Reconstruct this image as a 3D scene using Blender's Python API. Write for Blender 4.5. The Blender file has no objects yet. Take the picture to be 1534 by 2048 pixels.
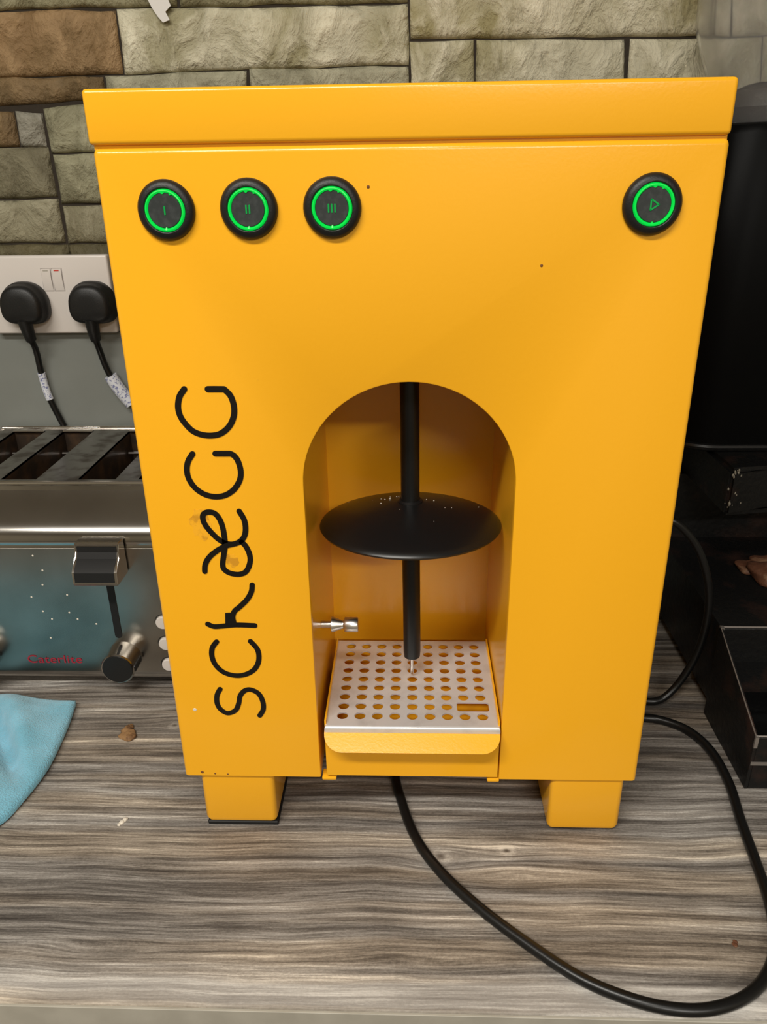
import bpy, bmesh, math, random
from mathutils import Matrix, Vector, noise

random.seed(11)
scene = bpy.context.scene
col = scene.collection
PI = math.pi

# ------------------------------------------------------------------ units
# Geometry is written in a frame with the yellow machine's front plane at y = 0 and the underside
# of its casing at z = 0.  T() turns it into metres with the floor at z = 0.
S = 0.88
ZC = -0.0655                     # worktop surface in that frame
def T(x, y, z):
    return Vector((S * x, S * y, S * (z - ZC) + 0.90))
Z_FLOOR = ZC - 0.90 / S
Z_CEIL = ZC + 1.60 / S
Y_WALL = 0.495

# ------------------------------------------------------------------ camera
F_PX = 1568.917
pitch, yaw, roll = 0.4155, 0.0392, -0.0156
cam_d = bpy.data.cameras.new('camera')
cam = bpy.data.objects.new('camera', cam_d)
col.objects.link(cam)
cp, sp, cy, sy, cr, sr = (math.cos(pitch), math.sin(pitch), math.cos(yaw), math.sin(yaw),
                          math.cos(roll), math.sin(roll))
rz = Matrix(((cy, -sy, 0), (sy, cy, 0), (0, 0, 1)))
fwd, up, rt = rz @ Vector((0, cp, -sp)), rz @ Vector((0, sp, cp)), rz @ Vector((1, 0, 0))
rt2, up2 = cr * rt + sr * up, -sr * rt + cr * up
m = Matrix((rt2, up2, -fwd)).transposed().to_4x4()
m.translation = T(0.0032, -0.5686, 0.5218)
cam.matrix_world = m
cam_d.sensor_fit = 'VERTICAL'
cam_d.sensor_height = 24.0
cam_d.lens = F_PX / 2048 * 24.0
cam_d.clip_start = 0.02
scene.camera = cam

# ------------------------------------------------------------------ world, lamps, exposure
world = bpy.data.worlds.new('world')
scene.world = world
world.use_nodes = True
world.node_tree.nodes['Background'].inputs[0].default_value = (0.9, 0.95, 1.0, 1)
world.node_tree.nodes['Background'].inputs[1].default_value = 0.15

def area(name, loc, target, sx, sy_, power, color):
    d = bpy.data.lights.new(name, 'AREA')
    d.shape = 'RECTANGLE'; d.size = sx; d.size_y = sy_
    d.energy = power; d.color = color
    o = bpy.data.objects.new(name, d); col.objects.link(o)
    o.location = loc
    o.rotation_euler = (Vector(target) - Vector(loc)).to_track_quat('-Z', 'Y').to_euler()
    return o
# two ceiling strip lamps: one over the aisle in front of the worktop, one further back in the room
area('ceiling_lamp_light', (-0.55, -0.95, 2.44), (-0.55, -0.95, 0), 1.25, 0.16, 25, (1.0, 0.96, 0.88))
area('ceiling_lamp_light_far', (0.7, -2.3, 2.44), (0.7, -2.3, 0), 1.25, 0.16, 32, (1.0, 0.96, 0.89))

scene.view_settings.view_transform = 'Standard'
scene.view_settings.look = 'None'
scene.view_settings.gamma = 1.0
scene.view_settings.use_curve_mapping = False
scene.view_settings.exposure = 0.58

# ------------------------------------------------------------------ materials
def srgb(r, g, b):
    f = lambda c: (c / 255 / 12.92) if c / 255 <= 0.04045 else ((c / 255 + 0.055) / 1.055) ** 2.4
    return (f(r), f(g), f(b), 1)

def mat(name, color, rough=0.5, metal=0.0, spec=0.5, coat=0.0, bump=None, var=None, emit=None):
    """bump = (scale, strength, detail); var = (scale, colour2, lo, hi)"""
    m = bpy.data.materials.new(name); m.use_nodes = True
    nt = m.node_tree; b = nt.nodes['Principled BSDF']
    b.inputs['Base Color'].default_value = color
    b.inputs['Roughness'].default_value = rough
    b.inputs['Metallic'].default_value = metal
    b.inputs['Specular IOR Level'].default_value = spec
    b.inputs['Coat Weight'].default_value = coat
    b.inputs['Coat Roughness'].default_value = 0.12
    tc = nt.nodes.new('ShaderNodeTexCoord')
    if var:
        n = nt.nodes.new('ShaderNodeTexNoise'); n.inputs['Scale'].default_value = var[0]
        n.inputs['Detail'].default_value = 6
        nt.links.new(tc.outputs['Object'], n.inputs['Vector'])
        r = nt.nodes.new('ShaderNodeMapRange'); r.inputs[1].default_value = var[2]; r.inputs[2].default_value = var[3]
        nt.links.new(n.outputs[0], r.inputs[0])
        mx = nt.nodes.new('ShaderNodeMix'); mx.data_type = 'RGBA'
        mx.inputs[6].default_value = color; mx.inputs[7].default_value = var[1]
        nt.links.new(r.outputs[0], mx.inputs[0]); nt.links.new(mx.outputs[2], b.inputs['Base Color'])
    if bump:
        n = nt.nodes.new('ShaderNodeTexNoise'); n.inputs['Scale'].default_value = bump[0]
        n.inputs['Detail'].default_value = bump[2]
        nt.links.new(tc.outputs['Object'], n.inputs['Vector'])
        bp = nt.nodes.new('ShaderNodeBump'); bp.inputs['Strength'].default_value = bump[1]
        bp.inputs['Distance'].default_value = 0.002
        nt.links.new(n.outputs[0], bp.inputs['Height']); nt.links.new(bp.outputs[0], b.inputs['Normal'])
    if emit:
        b.inputs['Emission Color'].default_value = emit[0]
        b.inputs['Emission Strength'].default_value = emit[1]
    return m

M = {}
M['yellow'] = mat('yellow_paint', (0.86, 0.410, 0.014, 1), 0.23, 0, 0.45, 0.0, bump=(500, 0.03, 2))
M['black_plastic'] = mat('black_plastic', (0.007, 0.007, 0.007, 1), 0.45, 0, 0.4, bump=(900, 0.08, 2))
M['black_satin'] = mat('black_satin', (0.006, 0.006, 0.006, 1), 0.33, 0, 0.4)
M['black_cap'] = mat('button_cap', (0.022, 0.026, 0.026, 1), 0.5, 0, 0.4, var=(260, (0.04, 0.045, 0.045, 1), 0.45, 0.75))
M['rubber'] = mat('rubber', (0.008, 0.008, 0.008, 1), 0.6, 0, 0.3)
M['cable'] = mat('cable_black', (0.005, 0.005, 0.005, 1), 0.34, 0, 0.4)
M['letter'] = mat('letter_black', (0.006, 0.005, 0.004, 1), 0.35, 0, 0.4)
M['green'] = mat('green_light', (0.0, 0.25, 0.03, 1), 0.3, 0, 0.4, emit=((0.0, 1.0, 0.08, 1), 0.36))
M['green_dim'] = mat('green_symbol', (0.0, 0.12, 0.02, 1), 0.4, 0, 0.3, emit=((0.0, 1.0, 0.16, 1), 0.13))
M['steel'] = mat('brushed_steel', (0.74, 0.72, 0.69, 1), 0.30, 1.0, var=(60, (0.42, 0.39, 0.36, 1), 0.5, 0.8))
M['grid'] = mat('grid_steel', (0.80, 0.80, 0.80, 1), 0.45, 0.55, var=(60, (0.62, 0.61, 0.60, 1), 0.5, 0.8))
M['chrome'] = mat('chrome', (0.72, 0.70, 0.67, 1), 0.14, 1.0)
M['toaster'] = mat('toaster_steel', (0.46, 0.44, 0.41, 1), 0.17, 1.0, var=(14, (0.38, 0.36, 0.33, 1), 0.4, 0.7))
M['toaster_front'] = mat('toaster_front_steel', (0.36, 0.34, 0.305, 1), 0.27, 1.0, var=(14, (0.26, 0.24, 0.21, 1), 0.4, 0.7))
M['toaster_top'] = mat('toaster_top_steel', (0.36, 0.34, 0.31, 1), 0.30, 1.0, var=(40, (0.13, 0.10, 0.075, 1), 0.48, 0.66))
M['slot'] = mat('toaster_slot', (0.045, 0.030, 0.020, 1), 0.55, 0.5, var=(60, (0.11, 0.06, 0.03, 1), 0.45, 0.7))
M['white_plastic'] = mat('white_plastic', srgb(205, 198, 192), 0.35)
M['switch_gap'] = mat('switch_gap', srgb(158, 152, 148), 0.5)
M['glue'] = mat('glue_smudge', (0.60, 0.27, 0.012, 1), 0.5, var=(160, (0.86, 0.410, 0.014, 1), 0.42, 0.55))
M['red_print'] = mat('red_print', srgb(150, 30, 48), 0.5)
M['red_mark'] = mat('red_mark', srgb(190, 60, 50), 0.5)
M['grey_panel'] = mat('grey_panel', srgb(122, 125, 120), 0.55, var=(8, srgb(114, 117, 112), 0.4, 0.6))
M['tag'] = mat('cord_tag', srgb(205, 208, 215), 0.5, var=(420, srgb(120, 125, 160), 0.52, 0.6))
M['mortar'] = mat('mortar', srgb(40, 32, 22), 0.9, bump=(200, 0.5, 5))
M['plain_wall'] = mat('plain_wall', srgb(176, 168, 150), 0.8)
M['ceiling'] = mat('ceiling_paint', srgb(214, 208, 198), 0.9)
M['floor'] = mat('floor_vinyl', srgb(96, 88, 80), 0.5, var=(6, srgb(82, 75, 68), 0.4, 0.6))
M['cabinet'] = mat('cabinet_grey', srgb(120, 116, 110), 0.5)
M['edge'] = mat('worktop_edge', srgb(164, 159, 147), 0.5, var=(30, srgb(155, 150, 138), 0.4, 0.6))
M['paper'] = mat('torn_backing', srgb(215, 212, 208), 0.8)
M['black_metal'] = mat('black_metal', (0.005, 0.005, 0.005, 1), 0.45, 0, 0.28, bump=(160, 0.35, 6), var=(22, (0.03, 0.014, 0.010, 1), 0.55, 0.75))
M['black_gloss'] = mat('black_gloss', (0.002, 0.002, 0.002, 1), 0.4, 0, 0.05)
M['black_shiny'] = mat('black_shiny', (0.006, 0.006, 0.006, 1), 0.25, 0, 0.6)
M['worn_edge'] = mat('worn_edge', (0.30, 0.27, 0.25, 1), 0.4, 0.7)
M['food'] = mat('food_residue', (0.11, 0.042, 0.020, 1), 0.6, bump=(120, 0.9, 6), var=(60, (0.27, 0.16, 0.09, 1), 0.5, 0.75))
M['crumb'] = mat('crumb_brown', srgb(140, 106, 68), 0.7, bump=(200, 0.7, 4), var=(130, srgb(92, 62, 34), 0.5, 0.65))
M['white_fleck'] = mat('white_fleck', srgb(214, 205, 190), 0.7)
M['grey_fleck'] = mat('grey_fleck', srgb(126, 120, 106), 0.7)
M['dark_fleck'] = mat('dark_fleck', srgb(110, 66, 20), 0.7)
M['beans'] = mat('dark_contents', (0.016, 0.010, 0.007, 1), 0.5, bump=(80, 0.8, 3))

def clear_plastic():
    m = bpy.data.materials.new('clear_plastic'); m.use_nodes = True
    b = m.node_tree.nodes['Principled BSDF']
    b.inputs['Base Color'].default_value = (0.97, 0.97, 0.96, 1)
    b.inputs['Roughness'].default_value = 0.12
    b.inputs['Transmission Weight'].default_value = 0.94
    b.inputs['IOR'].default_value = 1.12
    return m
M['clear'] = clear_plastic()

def stone_mat(name, c1, c2, c3):
    m = bpy.data.materials.new(name); m.use_nodes = True
    nt = m.node_tree; b = nt.nodes['Principled BSDF']
    tc = nt.nodes.new('ShaderNodeTexCoord')
    mp = nt.nodes.new('ShaderNodeMapping'); mp.inputs['Rotation'].default_value = (0, -0.55, 0)
    mp.inputs['Scale'].default_value = (1.5, 1.0, 1.0)
    nt.links.new(tc.outputs['Object'], mp.inputs[0])
    n1 = nt.nodes.new('ShaderNodeTexNoise'); n1.inputs['Scale'].default_value = 7; n1.inputs['Detail'].default_value = 3
    n2 = nt.nodes.new('ShaderNodeTexNoise'); n2.inputs['Scale'].default_value = 20; n2.inputs['Detail'].default_value = 8; n2.inputs['Roughness'].default_value = 0.60
    n2.inputs['Distortion'].default_value = 0.5
    n3 = nt.nodes.new('ShaderNodeTexNoise'); n3.inputs['Scale'].default_value = 150; n3.inputs['Detail'].default_value = 4
    nt.links.new(tc.outputs['Object'], n3.inputs['Vector'])
    ag = nt.nodes.new('ShaderNodeMath'); ag.operation = 'MULTIPLY_ADD'; ag.inputs[1].default_value = 0.09
    nt.links.new(mp.outputs[0], n1.inputs['Vector']); nt.links.new(mp.outputs[0], n2.inputs['Vector'])
    r1 = nt.nodes.new('ShaderNodeMapRange'); r1.inputs[1].default_value = 0.40; r1.inputs[2].default_value = 0.62
    nt.links.new(n1.outputs[0], r1.inputs[0])
    r2 = nt.nodes.new('ShaderNodeMapRange'); r2.inputs[1].default_value = 0.42; r2.inputs[2].default_value = 0.70
    nt.links.new(n2.outputs[0], r2.inputs[0])
    a = nt.nodes.new('ShaderNodeMix'); a.data_type = 'RGBA'; a.inputs[6].default_value = c1; a.inputs[7].default_value = c2
    nt.links.new(r1.outputs[0], a.inputs[0])
    c = nt.nodes.new('ShaderNodeMix'); c.data_type = 'RGBA'; c.inputs[7].default_value = c3
    nt.links.new(a.outputs[2], c.inputs[6]); nt.links.new(r2.outputs[0], c.inputs[0])
    nt.links.new(c.outputs[2], b.inputs['Base Color'])
    b.inputs['Roughness'].default_value = 0.62
    b.inputs['Specular IOR Level'].default_value = 0.35
    bp = nt.nodes.new('ShaderNodeBump'); bp.inputs['Strength'].default_value = 0.9; bp.inputs['Distance'].default_value = 0.026
    ad = nt.nodes.new('ShaderNodeMath'); ad.operation = 'MULTIPLY_ADD'; ad.inputs[1].default_value = 0.75
    nt.links.new(n2.outputs[0], ad.inputs[0]); nt.links.new(n1.outputs[0], ad.inputs[2])
    nt.links.new(n3.outputs[0], ag.inputs[0]); nt.links.new(ad.outputs[0], ag.inputs[2])
    nt.links.new(ag.outputs[0], bp.inputs['Height']); nt.links.new(bp.outputs[0], b.inputs['Normal'])
    return m
STONE = {
    'brown': stone_mat('stone_brown', srgb(140, 110, 74), srgb(112, 90, 58), srgb(172, 142, 104)),
    'brown2': stone_mat('stone_dark_brown', srgb(116, 92, 62), srgb(102, 84, 56), srgb(140, 116, 82)),
    'olive': stone_mat('stone_olive', srgb(134, 128, 98), srgb(120, 114, 86), srgb(156, 150, 120)),
    'pale': stone_mat('stone_pale', srgb(182, 176, 152), srgb(156, 149, 116), srgb(222, 216, 192)),
    'pale2': stone_mat('stone_cream', srgb(188, 181, 154), srgb(150, 141, 102), srgb(228, 221, 198)),
    'grey': stone_mat('stone_grey', srgb(152, 148, 126), srgb(134, 130, 108), srgb(184, 180, 156)),
    'ltgrey': stone_mat('stone_light_grey', srgb(146, 142, 130), srgb(130, 126, 112), srgb(172, 168, 156)),
    'olive2': stone_mat('stone_moss', srgb(136, 132, 106), srgb(114, 110, 86), srgb(170, 166, 138)),
    'dgrey': stone_mat('stone_deep_grey', srgb(112, 106, 84), srgb(98, 92, 72), srgb(134, 128, 104)),
    'olive3': stone_mat('stone_sage', srgb(142, 136, 112), srgb(118, 112, 88), srgb(176, 170, 146)),
    'dolive': stone_mat('stone_umber', srgb(94, 86, 60), srgb(82, 76, 54), srgb(120, 114, 88)),
}

def wood_mat():
    m = bpy.data.materials.new('greyed_woodgrain_laminate'); m.use_nodes = True
    nt = m.node_tree; b = nt.nodes['Principled BSDF']
    L = nt.links.new
    def nd(t, **k):
        n = nt.nodes.new(t)
        for a, v in k.items(): setattr(n, a, v)
        return n
    def math_(op, a, b_=None, c=None):
        n = nd('ShaderNodeMath', operation=op)
        for i, v in enumerate((a, b_, c)):
            if v is None: continue
            if isinstance(v, (int, float)): n.inputs[i].default_value = v
            else: L(v, n.inputs[i])
        return n.outputs[0]
    tc = nd('ShaderNodeTexCoord'); sx = nd('ShaderNodeSeparateXYZ'); L(tc.outputs['Object'], sx.inputs[0])
    x = math_('DIVIDE', sx.outputs[0], S); y = math_('MULTIPLY_ADD', sx.outputs[1], 1 / S, -.1785)
    # the grain lines bend round knots at these places
    knots = [(0.027, -0.030, 0.030, 0.014, 1.0), (0.091, -0.021, 0.022, 0.010, 0.8), (0.095, -0.052, 0.035, 0.012, 0.9),
             (-0.262, -0.128, 0.06, 0.010, 0.8), (0.02, -0.135, 0.07, 0.012, 0.9), (-0.27, 0.152, 0.02, 0.010, 0.9),
             (-0.14, -0.09, 0.08, 0.012, -0.6)]
    yy = y; knot_mask = None; knot_halo = None
    for kx, ky, kw, kh, ka in knots:
        dx = math_('DIVIDE', math_('SUBTRACT', x, kx), kw); dy = math_('DIVIDE', math_('SUBTRACT', y, ky), kh)
        e = math_('EXPONENT', math_('MULTIPLY', math_('ADD', math_('MULTIPLY', dx, dx), math_('MULTIPLY', dy, dy)), -1.0))
        yy = math_('SUBTRACT', yy, math_('MULTIPLY', math_('MULTIPLY', e, math_('SUBTRACT', y, ky)), 0.75 * ka))
    for kx, ky, rr in ((0.030, -0.030, 0.0044), (0.092, -0.022, 0.0032), (-0.27, 0.152, 0.003)):
        dx = math_('DIVIDE', math_('SUBTRACT', x, kx), rr); dy = math_('DIVIDE', math_('SUBTRACT', y, ky), rr * 0.75)
        d2 = math_('ADD', math_('MULTIPLY', dx, dx), math_('MULTIPLY', dy, dy))
        e = math_('EXPONENT', math_('MULTIPLY', d2, -1.0))
        halo = math_('MULTIPLY', d2, math_('EXPONENT', math_('MULTIPLY', d2, -.42)))
        knot_halo = halo if knot_halo is None else math_('ADD', knot_halo, halo)
        knot_mask = e if knot_mask is None else math_('ADD', knot_mask, e)
    # slow waviness of the grain
    nw = nd('ShaderNodeTexNoise'); nw.inputs['Scale'].default_value = 5; nw.inputs['Detail'].default_value = 2
    L(tc.outputs['Object'], nw.inputs['Vector'])
    yy = math_('ADD', yy, math_('MULTIPLY', math_('SUBTRACT', nw.outputs[0], 0.5), 0.022))
    def grain(fx, fy, detail, rough, off=0.0):
        cv = nd('ShaderNodeCombineXYZ')
        L(math_('MULTIPLY_ADD', x, fx, off), cv.inputs[0]); L(math_('MULTIPLY', yy, fy), cv.inputs[1])
        n = nd('ShaderNodeTexNoise'); n.inputs['Scale'].default_value = 1; n.inputs['Detail'].default_value = detail
        n.inputs['Roughness'].default_value = rough
        L(cv.outputs[0], n.inputs['Vector']); return n.outputs[0]
    bands = grain(1.6, 22, 2, 0.5)            # broad zones of light and dark
    mid = grain(5, 150, 6, 0.66, 7.0)         # streaks
    fine = grain(16, 560, 6, 0.72, 3.0)       # fine lines
    fleck = grain(300, 700, 4, 0.8, 1.0)     # saw-mark flecks
    patch = nd('ShaderNodeTexNoise'); patch.inputs['Scale'].default_value = 9; patch.inputs['Detail'].default_value = 3
    L(tc.outputs['Object'], patch.inputs['Vector'])
    v = math_('ADD', math_('MULTIPLY', mid, 0.50), math_('MULTIPLY', fine, 0.42))
    v = math_('ADD', v, math_('MULTIPLY', bands, 0.30))
    v = math_('ADD', v, math_('MULTIPLY', fleck, 0.20))
    lines = grain(1.3, 190, 0, 0.5, 5.0)      # long parallel growth lines
    v = math_('ADD', v, math_('MULTIPLY', math_('SUBTRACT', lines, .5), 0.15))
    v = math_('ADD', v, math_('MULTIPLY', patch.outputs[0], 0.16))      # mean about 0.80
    v = math_('ADD', v, math_('MULTIPLY', knot_halo, .08))
    # the board nearest the front edge is printed paler and calmer
    fb = nd('ShaderNodeMapRange', interpolation_type='SMOOTHSTEP'); fb.inputs[1].default_value = -.148; fb.inputs[2].default_value = -.157; L(yy, fb.inputs[0])
    v = math_('ADD', math_('MULTIPLY', math_('SUBTRACT', v, .79), math_('MULTIPLY_ADD', fb.outputs[0], -.45, 1.0)), math_('MULTIPLY_ADD', fb.outputs[0], .075, .79))
    rp = nd('ShaderNodeValToRGB'); L(math_('MULTIPLY_ADD', v, 2.8, -1.70), rp.inputs[0])
    cr_ = rp.color_ramp; cr_.elements[0].position = 0.0; cr_.elements[0].color = srgb(50, 44, 39)
    cr_.elements[1].position = 1.0; cr_.elements[1].color = srgb(216, 207, 194)
    for p, c in ((0.3, srgb(88, 81, 74)), (0.5, srgb(122, 114, 105)), (0.72, srgb(156, 148, 138))):
        e = cr_.elements.new(p); e.color = c
    tint = grain(1.6, 34, 2, 0.5, 21.0)
    rr = nd('ShaderNodeMapRange'); rr.inputs[1].default_value = 0.42; rr.inputs[2].default_value = 0.60; L(tint, rr.inputs[0])
    tm = nd('ShaderNodeMix', data_type='RGBA'); tm.inputs[6].default_value = (0.92, 0.96, 1.02, 1); tm.inputs[7].default_value = (1.03, 0.985, 0.92, 1)
    L(rr.outputs[0], tm.inputs[0])
    mu = nd('ShaderNodeMix', data_type='RGBA', blend_type='MULTIPLY'); mu.inputs[0].default_value = 1
    L(rp.outputs[0], mu.inputs[6]); L(tm.outputs[2], mu.inputs[7])
    kn = nd('ShaderNodeMix', data_type='RGBA'); L(math_('MULTIPLY', knot_mask, 0.75), kn.inputs[0])
    L(mu.outputs[2], kn.inputs[6]); kn.inputs[7].default_value = srgb(72, 62, 52)
    L(kn.outputs[2], b.inputs['Base Color'])
    b.inputs['Roughness'].default_value = 0.5
    b.inputs['Specular IOR Level'].default_value = 0.35
    bp = nd('ShaderNodeBump'); bp.inputs['Strength'].default_value = 0.25; bp.inputs['Distance'].default_value = 0.0008
    L(v, bp.inputs['Height']); L(bp.outputs[0], b.inputs['Normal'])
    return m
M['wood'] = wood_mat()

def cloth_mat():
    m = mat('blue_microfibre', srgb(128, 188, 212), 0.95, 0, 0.1, bump=(700, 0.8, 4), var=(26, srgb(112, 172, 194), 0.42, 0.62))
    b = m.node_tree.nodes['Principled BSDF']
    b.inputs['Sheen Weight'].default_value = 0.35
    return m
M['cloth'] = cloth_mat()

# ------------------------------------------------------------------ helpers
ORIG = {}
def link(o, parent, loc):
    col.objects.link(o)
    if parent is not None:
        o.parent = parent; ORIG[o.name] = ORIG[parent.name]
    else:
        o.location = T(*loc); ORIG[o.name] = Vector(loc)
def thing(name, label, cat, loc, group=None):
    o = bpy.data.objects.new(name, None); o.empty_display_size = 0.05
    link(o, None, loc); o['label'] = label; o['category'] = cat
    if group: o['group'] = group
    return o
def tag(o, label, cat, group=None):
    o['label'] = label; o['category'] = cat
    if group: o['group'] = group
    return o
def obj(name, bm, material, parent=None, loc=(0, 0, 0), sharp=0.6, label=None, kind=None, smooth=True):
    """links one mesh object; vertices are given in the scene frame"""
    org = ORIG[parent.name] if parent is not None else Vector(loc)
    bmesh.ops.recalc_face_normals(bm, faces=bm.faces)
    for v in bm.verts: v.co = (v.co - org) * S
    me = bpy.data.meshes.new(name); bm.to_mesh(me); bm.free()
    for p in me.polygons: p.use_smooth = smooth
    if smooth: me.set_sharp_from_angle(angle=sharp)
    mats = material if isinstance(material, (list, tuple)) else [material]
    for k in mats: me.materials.append(M[k] if isinstance(k, str) else k)
    o = bpy.data.objects.new(name, me); link(o, parent, org)
    if label: o['label'] = label
    if kind: o['kind'] = kind
    return o
def NB(): return bmesh.new()
def box(bm, x0, x1, y0, y1, z0, z1, bev=0.0, seg=2):
    r = bmesh.ops.create_cube(bm, size=1.0)
    vs = r['verts']
    for v in vs:
        v.co = Vector((x0 + (v.co.x + .5) * (x1 - x0), y0 + (v.co.y + .5) * (y1 - y0), z0 + (v.co.z + .5) * (z1 - z0)))
    if bev > 0:
        es = list({e for v in vs for e in v.link_edges})
        bmesh.ops.bevel(bm, geom=es, offset=bev, segments=seg, affect='EDGES', profile=0.5)
    return bm
def loops(bm, rings, close=True, cap0=False, cap1=False):
    """skin a list of rings (lists of points)"""
    vr = [[bm.verts.new(p) for p in r] for r in rings]
    for a, b in zip(vr[:-1], vr[1:]):
        n = len(a)
        for i in range(n if close else n - 1):
            j = (i + 1) % n
            try: bm.faces.new((a[i], a[j], b[j], b[i]))
            except ValueError: pass
    if cap0: bm.faces.new(vr[0])
    if cap1: bm.faces.new(vr[-1][::-1])
    return vr
def lathe(bm, prof, origin, axis, n=40, cap0=True, cap1=True):
    """prof = [(r, h)] along axis from origin"""
    ax = Vector(axis).normalized()
    u = ax.orthogonal().normalized(); w = ax.cross(u)
    o = Vector(origin)
    rings = []
    for r, h in prof:
        rings.append([o + ax * h + (u * math.cos(2 * PI * i / n) + w * math.sin(2 * PI * i / n)) * max(r, 1e-5) for i in range(n)])
    loops(bm, rings, True, cap0, cap1)
    return bm
def smooth_path(pts, k=8):
    P = [Vector(p) for p in pts]; out = []
    for i in range(len(P) - 1):
        p0, p1, p2, p3 = P[max(i - 1, 0)], P[i], P[i + 1], P[min(i + 2, len(P) - 1)]
        for s in range(k):
            t = s / k
            out.append(0.5 * ((2 * p1) + (p2 - p0) * t + (2 * p0 - 5 * p1 + 4 * p2 - p3) * t * t + (3 * p1 - p0 - 3 * p2 + p3) * t ** 3))
    out.append(P[-1]); return out
def tube(bm, path, rad, n=12):
    rings = []; up_ = Vector((0, 0, 1)); prev = None
    for i, p in enumerate(path):
        d = (path[min(i + 1, len(path) - 1)] - path[max(i - 1, 0)]).normalized()
        if prev is None:
            u = d.orthogonal().normalized()
        else:
            u = (prev - d * prev.dot(d)).normalized()
        prev = u; w = d.cross(u)
        r = rad(i / max(1, len(path) - 1)) if callable(rad) else rad
        rings.append([p + (u * math.cos(2 * PI * k / n) + w * math.sin(2 * PI * k / n)) * r for k in range(n)])
    loops(bm, rings, True, True, True)
    return bm
def prism(bm, poly, axis, a, b):
    """poly: 2D outline, extruded along axis ('x','y','z') from a to b"""
    def P(u, v, t):
        return {'x': (t, u, v), 'y': (u, t, v), 'z': (u, v, t)}[axis]
    va = [bm.verts.new(P(u, v, a)) for u, v in poly]; vb = [bm.verts.new(P(u, v, b)) for u, v in poly]
    n = len(poly); fs = [bm.faces.new(va), bm.faces.new(vb[::-1])]
    for i in range(n):
        j = (i + 1) % n
        fs.append(bm.faces.new((va[i], vb[i], vb[j], va[j])))
    return va, vb, fs
def ribbon(bm, pts, width, y0, y1):
    """flat round-ended stroke in the x-z plane, between depths y0 (front) and y1"""
    P = [Vector((p[0], p[1])) for p in pts]; left, right = [], []
    h = width / 2
    for i, p in enumerate(P):
        d = (P[min(i + 1, len(P) - 1)] - P[max(i - 1, 0)]).normalized(); nrm = Vector((-d.y, d.x))
        left.append(p + nrm * h); right.append(p - nrm * h)
    d0 = (P[0] - P[1]).normalized(); d1 = (P[-1] - P[-2]).normalized()
    def capn(c, d):
        a0 = math.atan2(d.y, d.x)
        return [c + Vector((math.cos(a0 + t), math.sin(a0 + t))) * h for t in (-PI / 3, -PI / 6, 0, PI / 6, PI / 3)]
    out = left + capn(P[-1], d1)[::-1] + right[::-1] + capn(P[0], d0)[::-1]
    n = len(left); q = []
    f = [bm.verts.new((p.x, y0, p.y)) for p in out]; bk = [bm.verts.new((p.x, y1, p.y)) for p in out]
    N = len(out)
    L = f[:n]; R_ = f[n + 5:2 * n + 5][::-1]
    for i in range(n - 1): bm.faces.new((L[i], L[i + 1], R_[i + 1], R_[i]))
    bm.faces.new([L[-1]] + f[n:n + 5] + [R_[-1]]); bm.faces.new([R_[0]] + f[2 * n + 5:] + [L[0]])
    for i in range(N):
        j = (i + 1) % N; bm.faces.new((f[i], f[j], bk[j], bk[i]))

# ================================================================== SETTING
def struct(name, bm, material, **k):
    o = obj(name, bm, material, None, (0, 0, 0), **k); o['kind'] = 'structure'; return o
XL, XR, YF = -2.2, 2.4, -3.7
bm = NB(); box(bm, XL, XR, YF, Y_WALL + .1, Z_FLOOR - .06, Z_FLOOR); struct('floor', bm, 'floor')
bm = NB(); box(bm, XL, XR, YF, Y_WALL + .1, Z_CEIL, Z_CEIL + .06); struct('ceiling', bm, 'ceiling')
bm = NB(); box(bm, XL, XR, Y_WALL, Y_WALL + .1, Z_FLOOR, Z_CEIL); wall_back = struct('wall_back', bm, 'mortar')
bm = NB(); box(bm, XL - .1, XL, YF, Y_WALL + .1, Z_FLOOR, Z_CEIL); struct('wall_left', bm, 'plain_wall')
bm = NB(); box(bm, XR, XR + .1, YF, Y_WALL + .1, Z_FLOOR, Z_CEIL); struct('wall_right', bm, 'plain_wall')
bm = NB(); box(bm, XL, XR, YF - .1, YF, Z_FLOOR, Z_CEIL); struct('wall_front', bm, 'plain_wall')
bm = NB(); box(bm, -1.35, 1.35, Y_WALL - .005, Y_WALL, ZC, 0.321, .001, 1)
o = struct('trim_1', bm, 'grey_panel'); o['label'] = 'plain grey splashback panel along the wall below the stone'

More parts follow.
